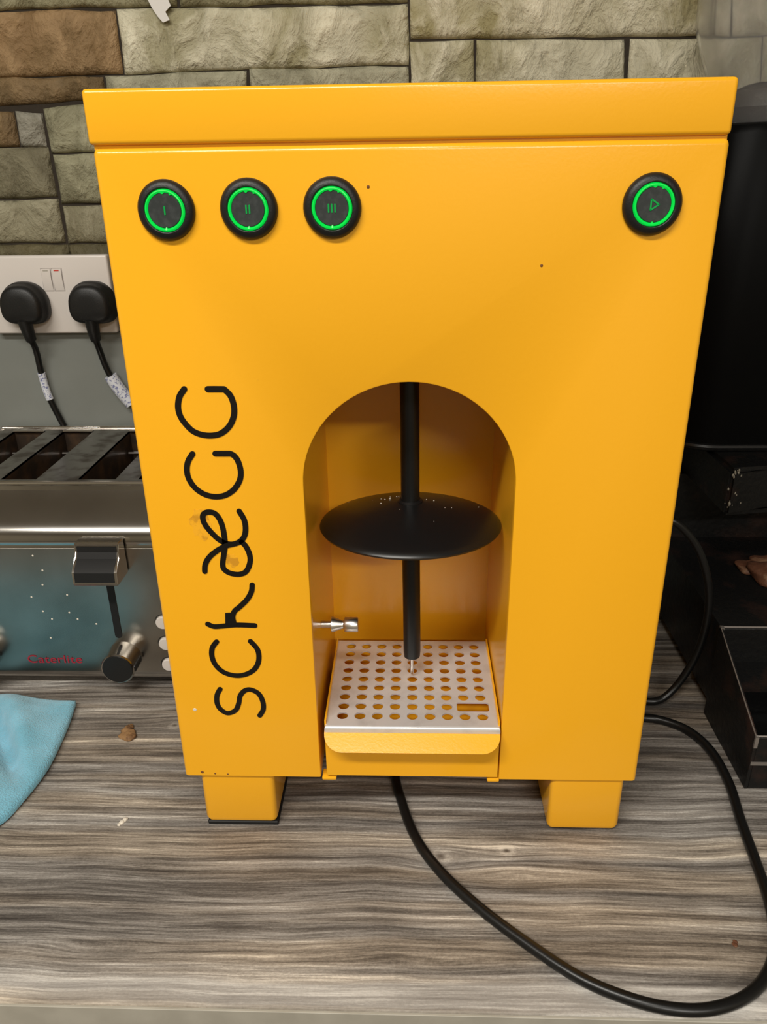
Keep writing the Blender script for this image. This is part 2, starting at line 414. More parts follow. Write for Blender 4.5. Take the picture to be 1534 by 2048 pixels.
# ---- stone facing of the back wall: each stone is a part of the wall
def stone(poly, colour):
    """poly = TL, TR, BR, BL in (x, z)"""
    TL, TR, BR, BL = [Vector(p) for p in poly]
    G_ = .0012
    TL += Vector((-G_, G_)); TR += Vector((G_, G_)); BR += Vector((G_, -G_)); BL += Vector((-G_, -G_))
    w = ((TR - TL).length + (BR - BL).length) / 2; h = ((TL - BL).length + (TR - BR).length) / 2
    nx, ny = max(4, int(w / .018)), max(4, int(h / .016)); seed = random.random() * 50
    dep = random.uniform(.004, .0065)
    bm = NB(); g = []
    us = [0, .004 / w, .012 / w] + [i / nx for i in range(1, nx) if .018 / w < i / nx < 1 - .018 / w] + [1 - .012 / w, 1 - .004 / w, 1]
    vs_ = [0, .004 / h, .012 / h] + [i / ny for i in range(1, ny) if .018 / h < i / ny < 1 - .018 / h] + [1 - .012 / h, 1 - .004 / h, 1]
    if h < .03: vs_ = [0, .12, .3, .7, .88, 1]
    if w < .03: us = [0, .12, .3, .7, .88, 1]
    for v in vs_:
        row = []
        for u in us:
            p = TL.lerp(TR, u).lerp(BL.lerp(BR, u), v)
            ed = min(u * w, (1 - u) * w, v * h, (1 - v) * h)
            jit = Vector((noise.noise((p.x * 25, p.y * 25, seed)), noise.noise((p.x * 25, p.y * 25, seed + 9)))) * .0022
            k = min(1, ed / .008)
            prof = math.sqrt(max(0, 1 - (1 - k) ** 2))
            rel = noise.fractal((p.x * 18, p.y * 26, seed), 1.0, 2.0, 3) * .0028 * k
            q = p + jit
            row.append(bm.verts.new((q.x, Y_WALL - .0008 - dep * prof - rel, q.y)))
        g.append(row)
    for a, b in zip(g[:-1], g[1:]):
        for i in range(len(us) - 1): bm.faces.new((a[i], a[i + 1], b[i + 1], b[i]))
    rim = [g[0][i] for i in range(len(us))] + [g[j][-1] for j in range(1, len(vs_))] + \
          [g[-1][i] for i in range(len(us) - 2, -1, -1)] + [g[j][0] for j in range(len(vs_) - 2, 0, -1)]
    back = [bm.verts.new((v.co.x, Y_WALL + .001, v.co.z)) for v in rim]
    for i in range(len(rim)):
        j = (i + 1) % len(rim); bm.faces.new((rim[i], rim[j], back[j], back[i]))
    obj('stone', bm, STONE[colour], wall_back, sharp=1.2)
STONES = [
('olive',[(-0.540,0.741),(-0.267,0.737),(-0.270,0.696),(-0.551,0.697)]),
('olive',[(-0.261,0.737),(-0.002,0.735),(-0.002,0.694),(-0.265,0.696)]),
('brown',[(-0.582,0.693),(-0.343,0.691),(-0.344,0.628),(-0.599,0.627)]),
('pale',[(-0.338,0.692),(-0.002,0.690),(-0.001,0.632),(-0.340,0.628)]),
('pale2',[(0.003,0.727),(0.339,0.722),(0.346,0.655),(0.003,0.658)]),
('pale2',[(0.343,0.722),(0.359,0.721),(0.368,0.655),(0.351,0.655)]),
('pale2',[(0.363,0.721),(0.548,0.718),(0.558,0.654),(0.373,0.655)]),
('brown2',[(-0.600,0.623),(-0.369,0.624),(-0.369,0.602),(-0.609,0.592)]),
('grey',[(-0.364,0.624),(-0.195,0.628),(-0.196,0.606),(-0.364,0.604)]),
('grey',[(-0.189,0.628),(-0.002,0.628),(-0.002,0.602),(-0.190,0.605)]),
('pale',[(0.003,0.654),(0.074,0.653),(0.078,0.566),(0.003,0.566)]),
('pale',[(0.079,0.653),(0.248,0.651),(0.254,0.566),(0.083,0.566)]),
('pale',[(0.257,0.650),(0.406,0.650),(0.416,0.566),(0.262,0.566)]),
('pale',[(0.410,0.650),(0.564,0.649),(0.574,0.564),(0.421,0.566)]),
('brown2',[(-0.609,0.589),(-0.486,0.588),(-0.486,0.552),(-0.619,0.552)]),
('ltgrey',[(-0.482,0.588),(-0.451,0.586),(-0.452,0.551),(-0.482,0.552)]),
('olive2',[(-0.446,0.591),(-0.314,0.600),(-0.318,0.545),(-0.444,0.544)]),
('dgrey',[(-0.619,0.548),(-0.450,0.548),(-0.449,0.492),(-0.635,0.491)]),
('olive2',[(-0.443,0.539),(-0.310,0.540),(-0.315,0.485),(-0.444,0.485)]),
('olive3',[(-0.635,0.487),(-0.449,0.487),(-0.449,0.438),(-0.649,0.438)]),
('olive3',[(-0.443,0.480),(-0.305,0.480),(-0.311,0.437),(-0.443,0.437)]),
('dolive',[(-0.650,0.433),(-0.446,0.434),(-0.447,0.380),(-0.657,0.380)]),
('dolive',[(-0.441,0.433),(-0.311,0.432),(-0.315,0.380),(-0.442,0.380)]),
('dolive',[(-0.660,0.376),(-0.500,0.376),(-0.502,0.324),(-0.664,0.324)]),
('dolive',[(-0.496,0.376),(-0.311,0.376),(-0.315,0.324),(-0.498,0.324)]),
]
for c, p in STONES:
    if len(p) == 5: p = [p[0], p[2], p[3], p[4]]
    stone(p, c)
# stones carry on behind the machine, beside and above the view
def fill(x0, x1, z0, z1, cols):
    x = x0
    while x < x1 - .03:
        w = random.uniform(.11, .27); e = min(x + w, x1)
        if x1 - e < .07: e = x1
        a = [random.uniform(-.002, .002) for _ in range(4)]
        stone([(x + .0025, z1 - .0025 + a[0]), (e - .0025, z1 - .0025 + a[1]), (e - .0025, z0 + .0025 + a[2]), (x + .0025, z0 + .0025 + a[3])], random.choice(cols))
        x = e
GEN = ['olive2', 'olive3', 'pale', 'grey', 'ltgrey']
for z0, z1 in ((.322, .400), (.400, .482), (.482, .562)):
    fill(-.306, .578, z0, z1, GEN)
fill(-.310, 0.0, .562, .602, GEN)
LG = ['brown', 'brown2', 'olive', 'olive3', 'dgrey']
for z0, z1, xt, xb in ((.322, .378, -.664, -.667), (.379, .436, -.654, -.661), (.4365, .4895, -.639, -.652), (.490, .550, -.623, -.638),
                       (.5505, .591, -.613, -.622), (.5915, .625, -.604, -.612), (.626, .695, -.586, -.602), (.696, .740, -.544, -.554)):
    xe = min(xt, xb) - random.uniform(.10, .20)
    stone([(xe + .0025, z1 - .002), (xt, z1 - .002), (xb, z0 + .002), (xe + .0025, z0 + .002)], random.choice(LG))
    fill(-1.15, xe, z0, z1, LG)
for z0, z1 in ((.322, .402), (.402, .490), (.490, .562), (.562, .652), (.652, .722), (.722, .744)):
    fill(.582, 1.15, z0, z1, GEN)
for z0, z1 in ((.745, .80), (.80, .88), (.88, .95), (.95, 1.04)):
    fill(-1.15, 1.15, z0, z1, GEN + ['olive', 'brown'])
# torn patch of white backing near the top of the wall
bm = NB()
pt = [(-.303, .707), (-.279, .707), (-.274, .694), (-.281, .688), (-.277, .680), (-.285, .6775), (-.290, .683), (-.296, .692)]
prism(bm, pt, 'y', .4835, .4850)
obj('torn_patch', bm, 'paper', wall_back, label='torn white patch on the stone')

# ================================================================== WORKTOP
wt = thing('worktop', 'grey-brown woodgrain laminate worktop under the yellow machine', 'worktop', (0, -.1785, ZC))
bm = NB(); box(bm, -1.35, 1.35, -.1765, Y_WALL - .006, ZC - .042, ZC, .0015, 2); obj('top_panel', bm, 'wood', wt)
bm = NB(); box(bm, -1.35, 1.35, -.1785, -.1763, ZC - .043, ZC - .0018, .0004, 1); obj('edge_strip', bm, 'edge', wt, label='plain beige front edging strip')
bc = thing('base_cabinet', 'plain grey base cabinet carrying the woodgrain worktop', 'cabinet', (0, -.15, Z_FLOOR))
bm = NB(); box(bm, -1.34, 1.34, -.135, Y_WALL - .02, Z_FLOOR + .12, ZC - .0425); box(bm, -1.30, 1.30, -.08, Y_WALL - .02, Z_FLOOR, Z_FLOOR + .12); obj('carcass', bm, 'cabinet', bc)
for i in range(4):
    x0 = -1.34 + i * .67
    bm = NB(); box(bm, x0 + .003, x0 + .667, -.157, -.1355, Z_FLOOR + .125, ZC - .05, .002, 1); d = obj('door', bm, 'cabinet', bc)
    bm = NB(); tube(bm, smooth_path([(x0 + .23, -.157, ZC - .09), (x0 + .23, -.18, ZC - .09), (x0 + .43, -.18, ZC - .09), (x0 + .43, -.157, ZC - .09)], 4), .005, 8); obj('handle', bm, 'steel', d)
# ceiling lamp housings (the lamps themselves are at the top)
for nm, X, Y, lb in (('a', -.55, -.95, 'long white ceiling strip lamp above the worktop aisle'), ('b', .7, -2.3, 'long white ceiling strip lamp at the far side of the room')):
    x, y = X / S, Y / S
    o = thing('ceiling_lamp', lb, 'lamp', (x, y, Z_CEIL))
    bm = NB(); box(bm, x - .74, x + .74, y - .13, y + .13, Z_CEIL - .055, Z_CEIL, .004, 1); obj('housing', bm, 'white_plastic', o)

# ================================================================== YELLOW MACHINE
mc = thing('dispensing_machine', 'tall glossy yellow machine on feet with an arched opening and black lettering', 'machine', (0, .16, ZC))
BX0, BX1, BT, BD = -.2100, .2100, .5352, .335
AX0, AX1, AZ = -.0815, .0838, .2935
acx, ar = (AX0 + AX1) / 2, (AX1 - AX0) / 2
# front panel with arched cut-out
arch = [(acx + ar * math.cos(PI * i / 40), AZ + ar * .99 * math.sin(PI * i / 40)) for i in range(41)]
poly = [(BX0, 0), (BX0, BT), (BX1, BT), (BX1, 0), (AX1, 0)] + arch + [(AX0, 0)]
bm = NB(); va, vb, fs = prism(bm, poly, 'y', 0.0, .009)
es = [e for e in bm.edges if {e.verts[0], e.verts[1]} in ({va[0], va[1]}, {va[1], va[2]}, {va[2], va[3]})]
es += [e for e in bm.edges if {e.verts[0], e.verts[1]} in ({va[1], vb[1]}, {va[2], vb[2]})]
bmesh.ops.bevel(bm, geom=es, offset=.0042, segments=5, affect='EDGES', profile=0.5)
na = [e for e in bm.edges if all(abs(v.co.y) < 1e-6 for v in e.verts) and all(AX0 - .001 < v.co.x < AX1 + .001 for v in e.verts) and max(v.co.z for v in e.verts) > .01 and max(v.co.z for v in e.verts) < .4]
bmesh.ops.bevel(bm, geom=na, offset=.0012, segments=2, affect='EDGES', profile=0.5)
obj('front_panel', bm, 'yellow', mc, sharp=0.5)
# casing: sides, top, back, underside
bm = NB()
box(bm, BX0, BX0 + .002, .009, BD, 0, BT - .0042); box(bm, BX1 - .002, BX1, .009, BD, 0, BT - .0042)
box(bm, BX0 + .0042, BX1 - .0042, .009, BD, BT - .002, BT); box(bm, BX0 + .002, BX1 - .002, BD - .002, BD, 0, BT - .002)
for x0, x1, sg in ((BX0, BX0 + .0042, -1), (BX1 - .0042, BX1, 1)):
    c = (x1, BT - .0042) if sg < 0 else (x0, BT - .0042)
    pl = [(c[0] + sg * .0042 * math.sin(t * PI / 10), c[1] + .0042 * math.cos(t * PI / 10)) for t in range(6)] + [c]
    prism(bm, pl, 'y', .009, BD)
box(bm, BX0 + .002, AX0 - .001, .009, BD - .002, 0, .002); box(bm, AX1 + .001, BX1 - .002, .009, BD - .002, 0, .002)
box(bm, AX0 - .001, AX1 + .001, .19, BD - .002, 0, .002)
obj('casing', bm, 'yellow', mc)
# lid with a narrow shadow gap below it
bm = NB(); box(bm, -.2112, .2092, -.0010, BD + .001, .5370, .5702, .0028, 4); obj('lid', bm, 'yellow', mc)
bm = NB(); box(bm, -.2088, .2080, .0028, BD - .003, BT - .001, .5374); obj('lid_seal', bm, 'yellow', mc)
# alcove liner
bm = NB()
LY, LT = .168, .43
box(bm, AX0 - .0015, AX0, .009, LY, .001, LT); box(bm, AX1, AX1 + .0015, .009, LY, .001, LT)
box(bm, AX0 - .0015, AX1 + .0015, LY, LY + .0015, .001, LT); box(bm, AX0 - .0015, AX1 + .0015, .009, LY, LT, LT + .0015)
obj('alcove_liner', bm, 'yellow', mc)
# feet
def foot(x0, x1, y0, pad):
    bm = NB(); zb = ZC + pad
    rings = []
    for z, g in ((0, 0), (zb + .006, 0), (zb + .002, .0012), (zb, .004)):
        r = .005; pts = []
        for (qx, qy, a0) in ((x1 - g - r, y0 + g + r, -PI / 2), (x1 - g - r, y0 + .07 - g - r, 0), (x0 + g + r, y0 + .07 - g - r, PI / 2), (x0 + g + r, y0 + g + r, PI)):
            for k in range(5):
                a = a0 + k * PI / 8; pts.append((qx + r * math.cos(a), qy + r * math.sin(a), z))
        rings.append(pts)
    loops(bm, rings, True, True, True)
    f = obj('foot', bm, 'yellow', mc)
    if pad > .002:
        bm = NB(); box(bm, x0 + .001, x1 + .0003, y0 + .0015, y0 + .069, ZC, zb, .001, 1); obj('rubber_pad', bm, 'rubber', f, label='black rubber pad')
foot(-.1966, -.1268, .003, .0045); foot(.1330, .2008, .003, .001)
foot(-.1966, -.1268, .255, .0045); foot(.1330, .2008, .255, .001)
# little hinge tabs under the opening
for x0, x1 in ((-.0805, -.0670), (.0732, .0845)):
    bm = NB(); box(bm, x0, x1, -.0005, .012, -.0035, -.0002, .0012, 2); obj('hinge_tab', bm, 'yellow', mc)
# push buttons
def button(cx, cz, bars, play=False, label=None):
    bm = NB()
    lathe(bm, [(.0196, 0), (.0198, .0012), (.0192, .0030), (.0178, .0046), (.0160, .0055), (.0147, .0057), (.0139, .0052), (.0138, .0030), (.0110, .0030)], (cx, -.0001, cz), (0, -1, 0), 48, True, True)
    bz = obj('push_button', bm, 'black_plastic', mc, label=label)
    bm = NB()
    rings = []
    n = 72
    for r, h in ((.0137, .0032), (.0135, .0056), (.0130, .0066), (.0124, .0068), (.0118, .0062), (.0114, .0050)):
        pts = []
        for i in range(n):
            a = 2 * PI * i / n; rr = r
            if r < .0122:
                for na_, wd in ((PI / 2 + .02, .07), (PI / 2 - .42, .07), (-PI / 2, .08)):
                    if abs((a - na_ + PI) % (2 * PI) - PI) < wd: rr = r - .0012
            pts.append((cx + rr * math.cos(a), -h, cz + rr * math.sin(a)))
        rings.append(pts)
    loops(bm, rings, True)
    obj('light_ring', bm, 'green', bz)
    bm = NB(); lathe(bm, [(.0113, .0031), (.0113, .0052), (.0109, .0056), (.002, .0054)], (cx, 0, cz), (0, -1, 0), 40); obj('button_cap', bm, 'black_cap', bz)
    bm = NB()
    if play:
        for a, b in (((-.0020, .0034), (-.0020, -.0034)), ((-.0020, .0034), (.0032, 0)), ((-.0020, -.0034), (.0032, 0))):
            ribbon(bm, [(cx + a[0], cz + a[1]), (cx + (a[0] + b[0]) / 2, cz + (a[1] + b[1]) / 2), (cx + b[0], cz + b[1])], .0010, -.0058, -.0052)
    else:
        for k in range(bars):
            x = cx + (k - (bars - 1) / 2) * .0022
            ribbon(bm, [(x, cz - .0024), (x, cz), (x, cz + .0024)], .0010, -.0058, -.0052)
    obj('symbol', bm, 'green_dim', bz)
button(-.1640, .4962, 1, label='black button marked with one bar, lit by a green ring')
button(-.1073, .4963, 2, label='black button marked with two bars, lit by a green ring')
button(-.0505, .4963, 3, label='black button marked with three bars, lit by a green ring')
button(.1636, .4958, 0, True, label='black button marked with a play triangle, lit by a green ring')
# lettering, read from bottom to top
LET = [
('G1',[[(-0.1667,0.3713),(-0.1709,0.3657),(-0.1730,0.3582),(-0.1725,0.3513),(-0.1696,0.3451),(-0.1642,0.3387),(-0.1571,0.3355),(-0.1490,0.3349),(-0.1420,0.3368),(-0.1354,0.3424),(-0.1313,0.3504),(-0.1306,0.3587),(-0.1325,0.3661),(-0.1367,0.3711)],[(-0.1367,0.3711),(-0.1430,0.3712),(-0.1490,0.3712)]]),
('G2',[[(-0.1663,0.3200),(-0.1705,0.3138),(-0.1723,0.3065),(-0.1715,0.2991),(-0.1675,0.2917),(-0.1610,0.2864),(-0.1528,0.2841),(-0.1443,0.2853),(-0.1369,0.2901),(-0.1317,0.2976),(-0.1300,0.3049),(-0.1311,0.3130),(-0.1336,0.3180),(-0.1368,0.3202)],[(-0.1368,0.3202),(-.1430,.3202),(-0.1485,0.3202)]]),
('AE',[[(-0.1343,0.2715),(-0.1310,0.2643),(-0.1304,0.2565),(-0.1320,0.2495),(-0.1360,0.2447),(-0.1420,0.2423),(-0.1477,0.2431),(-0.1538,0.2471),(-0.1601,0.2549),(-0.1637,0.2619),(-0.1637,0.2681),(-0.1599,0.2707),(-0.1543,0.2697),(-0.1506,0.2643),(-0.1488,0.2565),(-0.1483,0.2471),(-0.1486,0.2407),(-0.1507,0.2311),(-0.1522,0.2235),(-0.1512,0.2189),(-0.1467,0.2156),(-0.1394,0.2145),(-0.1333,0.2173),(-0.1294,0.2255),(-0.1291,0.2327),(-0.1314,0.2400),(-0.1346,0.2442)],[(-0.1677,0.2172),(-0.1666,0.2237),(-0.1627,0.2302),(-0.1563,0.2359),(-0.1479,0.2407),(-0.1420,0.2423)]]),
('H',[[(-0.1303,0.1651),(-0.1468,0.1656),(-0.1590,0.1643),(-0.1659,0.1640),(-0.1706,0.1663)],[(-0.1293,0.2046),(-0.1305,0.1982),(-0.1349,0.1906),(-0.1414,0.1838),(-0.1463,0.1794),(-0.1484,0.1743),(-0.1495,0.1655)]]),
('C',[[(-0.1648,0.1486),(-0.1692,0.1423),(-0.1704,0.1333),(-0.1679,0.1241),(-0.1614,0.1168),(-0.1516,0.1136),(-0.1421,0.1151),(-0.1339,0.1208),(-0.1297,0.1300),(-0.1299,0.1408),(-0.1354,0.1492)]]),
('S',[[(-0.1667,0.0990),(-0.1701,0.0923),(-0.1709,0.0836),(-0.1684,0.0769),(-0.1625,0.0727),(-0.1550,0.0760),(-0.1514,0.0838),(-0.1496,0.0915),(-0.1452,0.0973),(-0.1396,0.0987),(-0.1328,0.0946),(-0.1296,0.0860),(-0.1298,0.0773),(-0.1335,0.0704)]])]
for ch, strokes in LET:
    bm = NB()
    for i, s in enumerate(strokes):
        p = [(q.x, q.y) for q in smooth_path([(a, b, 0) for a, b in s], 5)]
        ribbon(bm, p, .0046, -.0005 - .00015 * i, .0003)
    if ch == 'H':
        pl = [(-.1555, .1655), (-.1545, .1775), (-.1470, .1780), (-.1455, .1655)]; prism(bm, pl, 'y', -.0009, .0003)
    obj('letter', bm, 'letter', mc, sharp=.5)
for ci, (gx_, gz_, gr_, gs_) in enumerate(((-.1665, .2600, .0085, 1.5), (-.1440, .2275, .0050, 1.2))):
    bm = NB(); pl = [(gx_ + gr_ * (1 + .35 * noise.noise((3 * math.cos(a), 3 * math.sin(a), ci + .5))) * math.cos(a), gz_ + gs_ * gr_ * (1 + .35 * noise.noise((3 * math.cos(a), 3 * math.sin(a), ci + .5))) * math.sin(a)) for a in [2 * PI * k / 22 for k in range(22)]]
    prism(bm, pl, 'y', -.00012, .0002); obj('glue_smudge', bm, 'glue', mc, label='faint brownish glue smudge')
# dirt flecks on the front
bm = NB()
for x, z, r in ((.093, .457, .0011), (-.193, .004, .0016), (-.181, .0025, .001), (-.026, .509, .0012), (-.169, .002, .0009)):
    lathe(bm, [(r, 0), (r * .6, .0004)], (x, 0, z), (0, -1, 0), 8)
o = obj('dirt_fleck', bm, 'dark_fleck', mc); o['kind'] = 'stuff'
bm = NB(); lathe(bm, [(.0018, 0), (.0012, .0004)], (-.192, 0, .076), (0, -1, 0), 9); obj('paint_chip', bm, 'white_fleck', mc)
# nozzle rod, disc, needle
RY = .074
bm = NB()
tube(bm, [Vector((.0008, RY, .428)), Vector((.0016, RY, .33)), Vector((.0020, RY, .247))], .0083, 24)
rod = obj('nozzle_rod', bm, 'black_satin', mc)
bm = NB(); tube(bm, [Vector((.0024, RY, .222)), Vector((.0030, RY, .16)), Vector((.0036, RY, .0925)), Vector((.0036, RY, .0915)), Vector((.0036, RY, .0855)), Vector((.0036, RY, .0850))],
     lambda t: .0082 if t < .65 else (.0078 if t < .85 else .0048), 24)
obj('lower_tube', bm, 'black_satin', rod)
bm = NB(); lathe(bm, [(.0016, 0), (.0016, .020), (.0008, .0212)], (.0036, RY, .0852), (0, 0, -1), 12); obj('needle', bm, 'steel', rod, label='thin steel needle')
bm = NB()
DZ = [(.0086, .2492), (.0110, .2484), (.022, .2462), (.040, .2420), (.058, .2362), (.070, .2314), (.0765, .2284), (.0800, .2262), (.0812, .2238), (.0800, .2216), (.0765, .2210), (.045, .2240), (.010, .2275)]
lathe(bm, [(r * 1.002, (h - .2492) * .86 + .0132) for r, h in DZ], (.0020, RY, .236), (0, .072, 1), 72)
disc = obj('splash_disc', bm, 'black_satin', mc)
bm = NB(); lathe(bm, [(.0084, .2475), (.0112, .2484), (.0112, .2497), (.0095, .2510), (.0083, .2510)], (.0020, RY, 0), (0, 0, 1), 28); obj('collar', bm, 'black_satin', disc)
bm = NB(); rnd = random.Random(4)
for k in range(34):
    a = rnd.uniform(0, 2 * PI); r = rnd.uniform(.012, .07); rr = rnd.uniform(.0003, .0008)
    if k < 18: a = PI * .75 + rnd.uniform(-.75, .5); r = rnd.uniform(.012, .06)
    lathe(bm, [(rr, 0), (rr * .5, .0003)], (.0022 + r * math.cos(a), RY + r * math.sin(a), .2490 - (r - .012) * .19 - (r - .012) ** 2 * 1.2 - r * math.sin(a) * .072), (0, 0, 1), 6)
o = obj('limescale_fleck', bm, 'white_fleck', disc); o['kind'] = 'stuff'
# steel spigot on the alcove's left wall
bm = NB()
lathe(bm, [(.0034, 0), (.0034, .010), (.0072, .0105), (.0072, .0118), (.0040, .0205), (.0040, .0215), (.0066, .0228), (.0070, .0236), (.0070, .0345), (.0064, .0355), (.003, .0357)], (AX0 - .0008, .06, .1290), (1, 0, 0), 28)
obj('spigot', bm, 'steel', mc, label='small turned steel spigot')
# drip drawer
DX0, DX1 = -.0757, .0826
bm = NB()
box(bm, DX0, DX1, -.0004, .0016, .0022, .0545, .0005, 1)
box(bm, DX0, DX0 + .0015, .0016, .137, .006, .0640); box(bm, DX1 - .0015, DX1, .0016, .137, .006, .0640)
box(bm, DX0 + .0015, DX1 - .0015, .1355, .1370, .006, .0560)
box(bm, DX0 + .0015, DX1 - .0015, .0016, .1355, .0085, .0100)
drw = obj('drip_drawer', bm, 'yellow', mc)
# folded front lip with rounded corners
bm = NB(); n = 10; R_ = .0165; wv = .0205
out = []
for k in range(n + 1):
    a = PI + k * PI / 2 / n; out.append((DX0 + R_ + R_ * math.cos(a), -wv + R_ + R_ * math.sin(a)))
for k in range(n + 1):
    a = 1.5 * PI + k * PI / 2 / n; out.append((DX1 - R_ + R_ * math.cos(a), -wv + R_ + R_ * math.sin(a)))
out = [(DX0, .0005)] + out + [(DX1, .0005)]
dirv = Vector((0, -.8, -.6)); nrm = Vector((0, -.6, .8))
def lp(u, v, t):
    return Vector((u, -.0006, .0560)) + dirv * (-v) + nrm * t
fa = [bm.verts.new(lp(u, v, 0)) for u, v in out]; fb = [bm.verts.new(lp(u, v, -.0015)) for u, v in out]
bm.faces.new(fa); bm.faces.new(fb[::-1])
for i in range(len(out)):
    j = (i + 1) % len(out); bm.faces.new((fa[i], fa[j], fb[j], fb[i]))
obj('front_lip', bm, 'yellow', drw)
# perforated steel grid: 9 x 9 holes, one pair replaced by a finger slot
GZ = .0605
gx0, gx1, gy0, gy1 = -.0731, .0803, -.0006, .1375
hx0, hpx, hy0, hpy, HR = -.0602, .01604, .0135, .01425, .0051
bm = NB()
def quad_hole(cx_, cy_, w, h, hole):
    """cell rectangle minus an inner outline of the same vertex count, plus the wall of the hole"""
    outer = []
    n = len(hole)
    for (hx, hy) in hole:
        dx, dy = hx - cx_, hy - cy_
        t = min((w / 2) / abs(dx) if abs(dx) > 1e-9 else 1e9, (h / 2) / abs(dy) if abs(dy) > 1e-9 else 1e9)
        outer.append((cx_ + dx * t, cy_ + dy * t))
    cs = [(cx_ + sx * w / 2, cy_ + sy_ * h / 2) for sx, sy_ in ((1, 1), (-1, 1), (-1, -1), (1, -1))]
    vo = [bm.verts.new((p[0], p[1], GZ)) for p in outer]; vi = [bm.verts.new((p[0], p[1], GZ)) for p in hole]
    vd = [bm.verts.new((p[0], p[1], GZ - .0016)) for p in hole]
    for i in range(n):
        j = (i + 1) % n
        a, b = outer[i], outer[j]
        crn = None
        for c in cs:
            if (abs(c[0] - a[0]) < 1e-7 or abs(c[1] - a[1]) < 1e-7) and (abs(c[0] - b[0]) < 1e-7 or abs(c[1] - b[1]) < 1e-7) \
               and not (abs(a[0] - b[0]) < 1e-7 or abs(a[1] - b[1]) < 1e-7): crn = c
        if crn: bm.faces.new((vo[i], bm.verts.new((crn[0], crn[1], GZ)), vo[j], vi[j], vi[i]))
        else: bm.faces.new((vo[i], vo[j], vi[j], vi[i]))
        bm.faces.new((vi[i], vi[j], vd[j], vd[i]))
for j in range(9):
    for i in range(9):
        cx_, cy_ = hx0 + i * hpx, hy0 + j * hpy
        if j == 1 and i == 8: continue
        if j == 1 and i == 7:
            cxx = cx_ + hpx / 2; hw, hh, r = .0148, .0066, .0022
            pts = []
            for (qx, qy, a0) in ((hw - r, hh - r, 0), (-hw + r, hh - r, PI / 2), (-hw + r, -hh + r, PI), (hw - r, -hh + r, 1.5 * PI)):
                for k in range(5): pts.append((cxx + qx + r * math.cos(a0 + k * PI / 8), cy_ + qy + r * math.sin(a0 + k * PI / 8)))
            quad_hole(cxx, cy_, hpx * 2, hpy, pts)
        else:
            quad_hole(cx_, cy_, hpx, hpy, [(cx_ + HR * math.cos(2 * PI * (k + .5) / 20), cy_ + HR * math.sin(2 * PI * (k + .5) / 20)) for k in range(20)])
ex0, ex1, ey0, ey1 = hx0 - hpx / 2, hx0 + 8.5 * hpx, hy0 - hpy / 2, hy0 + 8.5 * hpy
def flat(x0, x1, y0, y1):
    bm.faces.new([bm.verts.new(p) for p in ((x0, y0, GZ), (x1, y0, GZ), (x1, y1, GZ), (x0, y1, GZ))])
flat(gx0, ex0, gy0, gy1); flat(ex1, gx1, gy0, gy1); flat(ex0, ex1, gy0, ey0); flat(ex0, ex1, ey1, gy1)
# rolled-down edge
prof = [(0, 0), (.0012, -.0004), (.0020, -.0012), (.0023, -.0024), (.0023, -.0060)]
rings = [[(gx0 - d, gy0 - d, GZ + z), (gx1 + d, gy0 - d, GZ + z), (gx1 + d, gy1 + d * .5, GZ + z), (gx0 - d, gy1 + d * .5, GZ + z)] for d, z in prof]
loops(bm, rings, True)
bmesh.ops.remove_doubles(bm, verts=bm.verts, dist=1e-6)
obj('drip_grid', bm, 'grid', drw, label='perforated steel drip grid with round holes and one slot', smooth=False)

# ---- power cord of the machine
bm = NB(); CR = .0048; zc = ZC + CR
cpts = [(-.016, .120, -.002), (-.016, .118, -.03), (-.0155, .095, zc + .004), (-.0142, .0719, zc), (-.0085, .040, zc), (.0065, -.0112, zc), (.0289, -.051, zc), (.0619, -.0892, zc), (.0999, -.1236, zc), (.1351, -.1507, zc), (.1695, -.1665, zc), (.2007, -.1735, zc),
        (.2290, -.1725, zc), (.2585, -.1620, zc), (.2830, -.1420, zc), (.2995, -.1150, zc), (.3100, -.0790, zc), (.3150, -.0390, zc), (.3205, .0134, zc), (.3275, .0640, zc), (.3262, .112, zc), (.3120, .1460, zc), (.2860, .1640, zc), (.2600, .1690, zc), (.2400, .182, zc), (.2300, .215, zc), (.2270, .26, zc), (.2265, .33, zc), (.2290, .39, zc), (.2250, .43, zc), (.2000, .4550, zc), (.14, .465, zc)]
tube(bm, smooth_path(cpts, 8), CR, 14)
tag(obj('power_cord', bm, 'cable', None, (-.016, .118, ZC)), 'black power cord looping over the worktop in front of the yellow machine', 'cord')

# ================================================================== TOASTER
tt = thing('toaster', 'stainless steel slot toaster with a blue cast, left of the yellow machine', 'toaster', (-.42, .35, ZC))
TX0, TX1 = -.588, -.252   # body ends
prof = [(.232, -.0555), (.224, -.050), (.2222, -.042), (.2220, .1290), (.2224, .1310), (.2218, .1330), (.2219, .1360), (.2222, .1392), (.2230, .1425), (.2247, .1460), (.2275, .1498), (.2310, .1533), (.2352, .1569), (.2440, .1642), (.2530, .1714), (.2605, .1775), (.2650, .1815), (.2670, .1880)]
back = [(.480, .1870), (.4815, .182), (.484, .17), (.485, .15), (.485, -.050), (.480, -.0555)]
bm = NB()
loops(bm, [[(TX0, a, b) for a, b in prof], [(TX1, a, b) for a, b in prof]], False)
loops(bm, [[(TX0, a, b) for a, b in back], [(TX1, a, b) for a, b in back]], False)
for x in (TX0, TX1):
    bm.faces.new([bm.verts.new((x, a, b)) for a, b in prof + back])
bm.faces.new([bm.verts.new(p) for p in ((TX0, .232, -.0555), (TX1, .232, -.0555), (TX1, .480, -.0555), (TX0, .480, -.0555))])
bmesh.ops.remove_doubles(bm, verts=bm.verts, dist=1e-5)
obj('body', bm, 'toaster', tt, sharp=.45)
bm = NB(); box(bm, TX0 + .006, TX1 - .006, .2214, .2224, -.0410, .1275, .0004, 1); obj('front_panel', bm, 'toaster_front', tt)
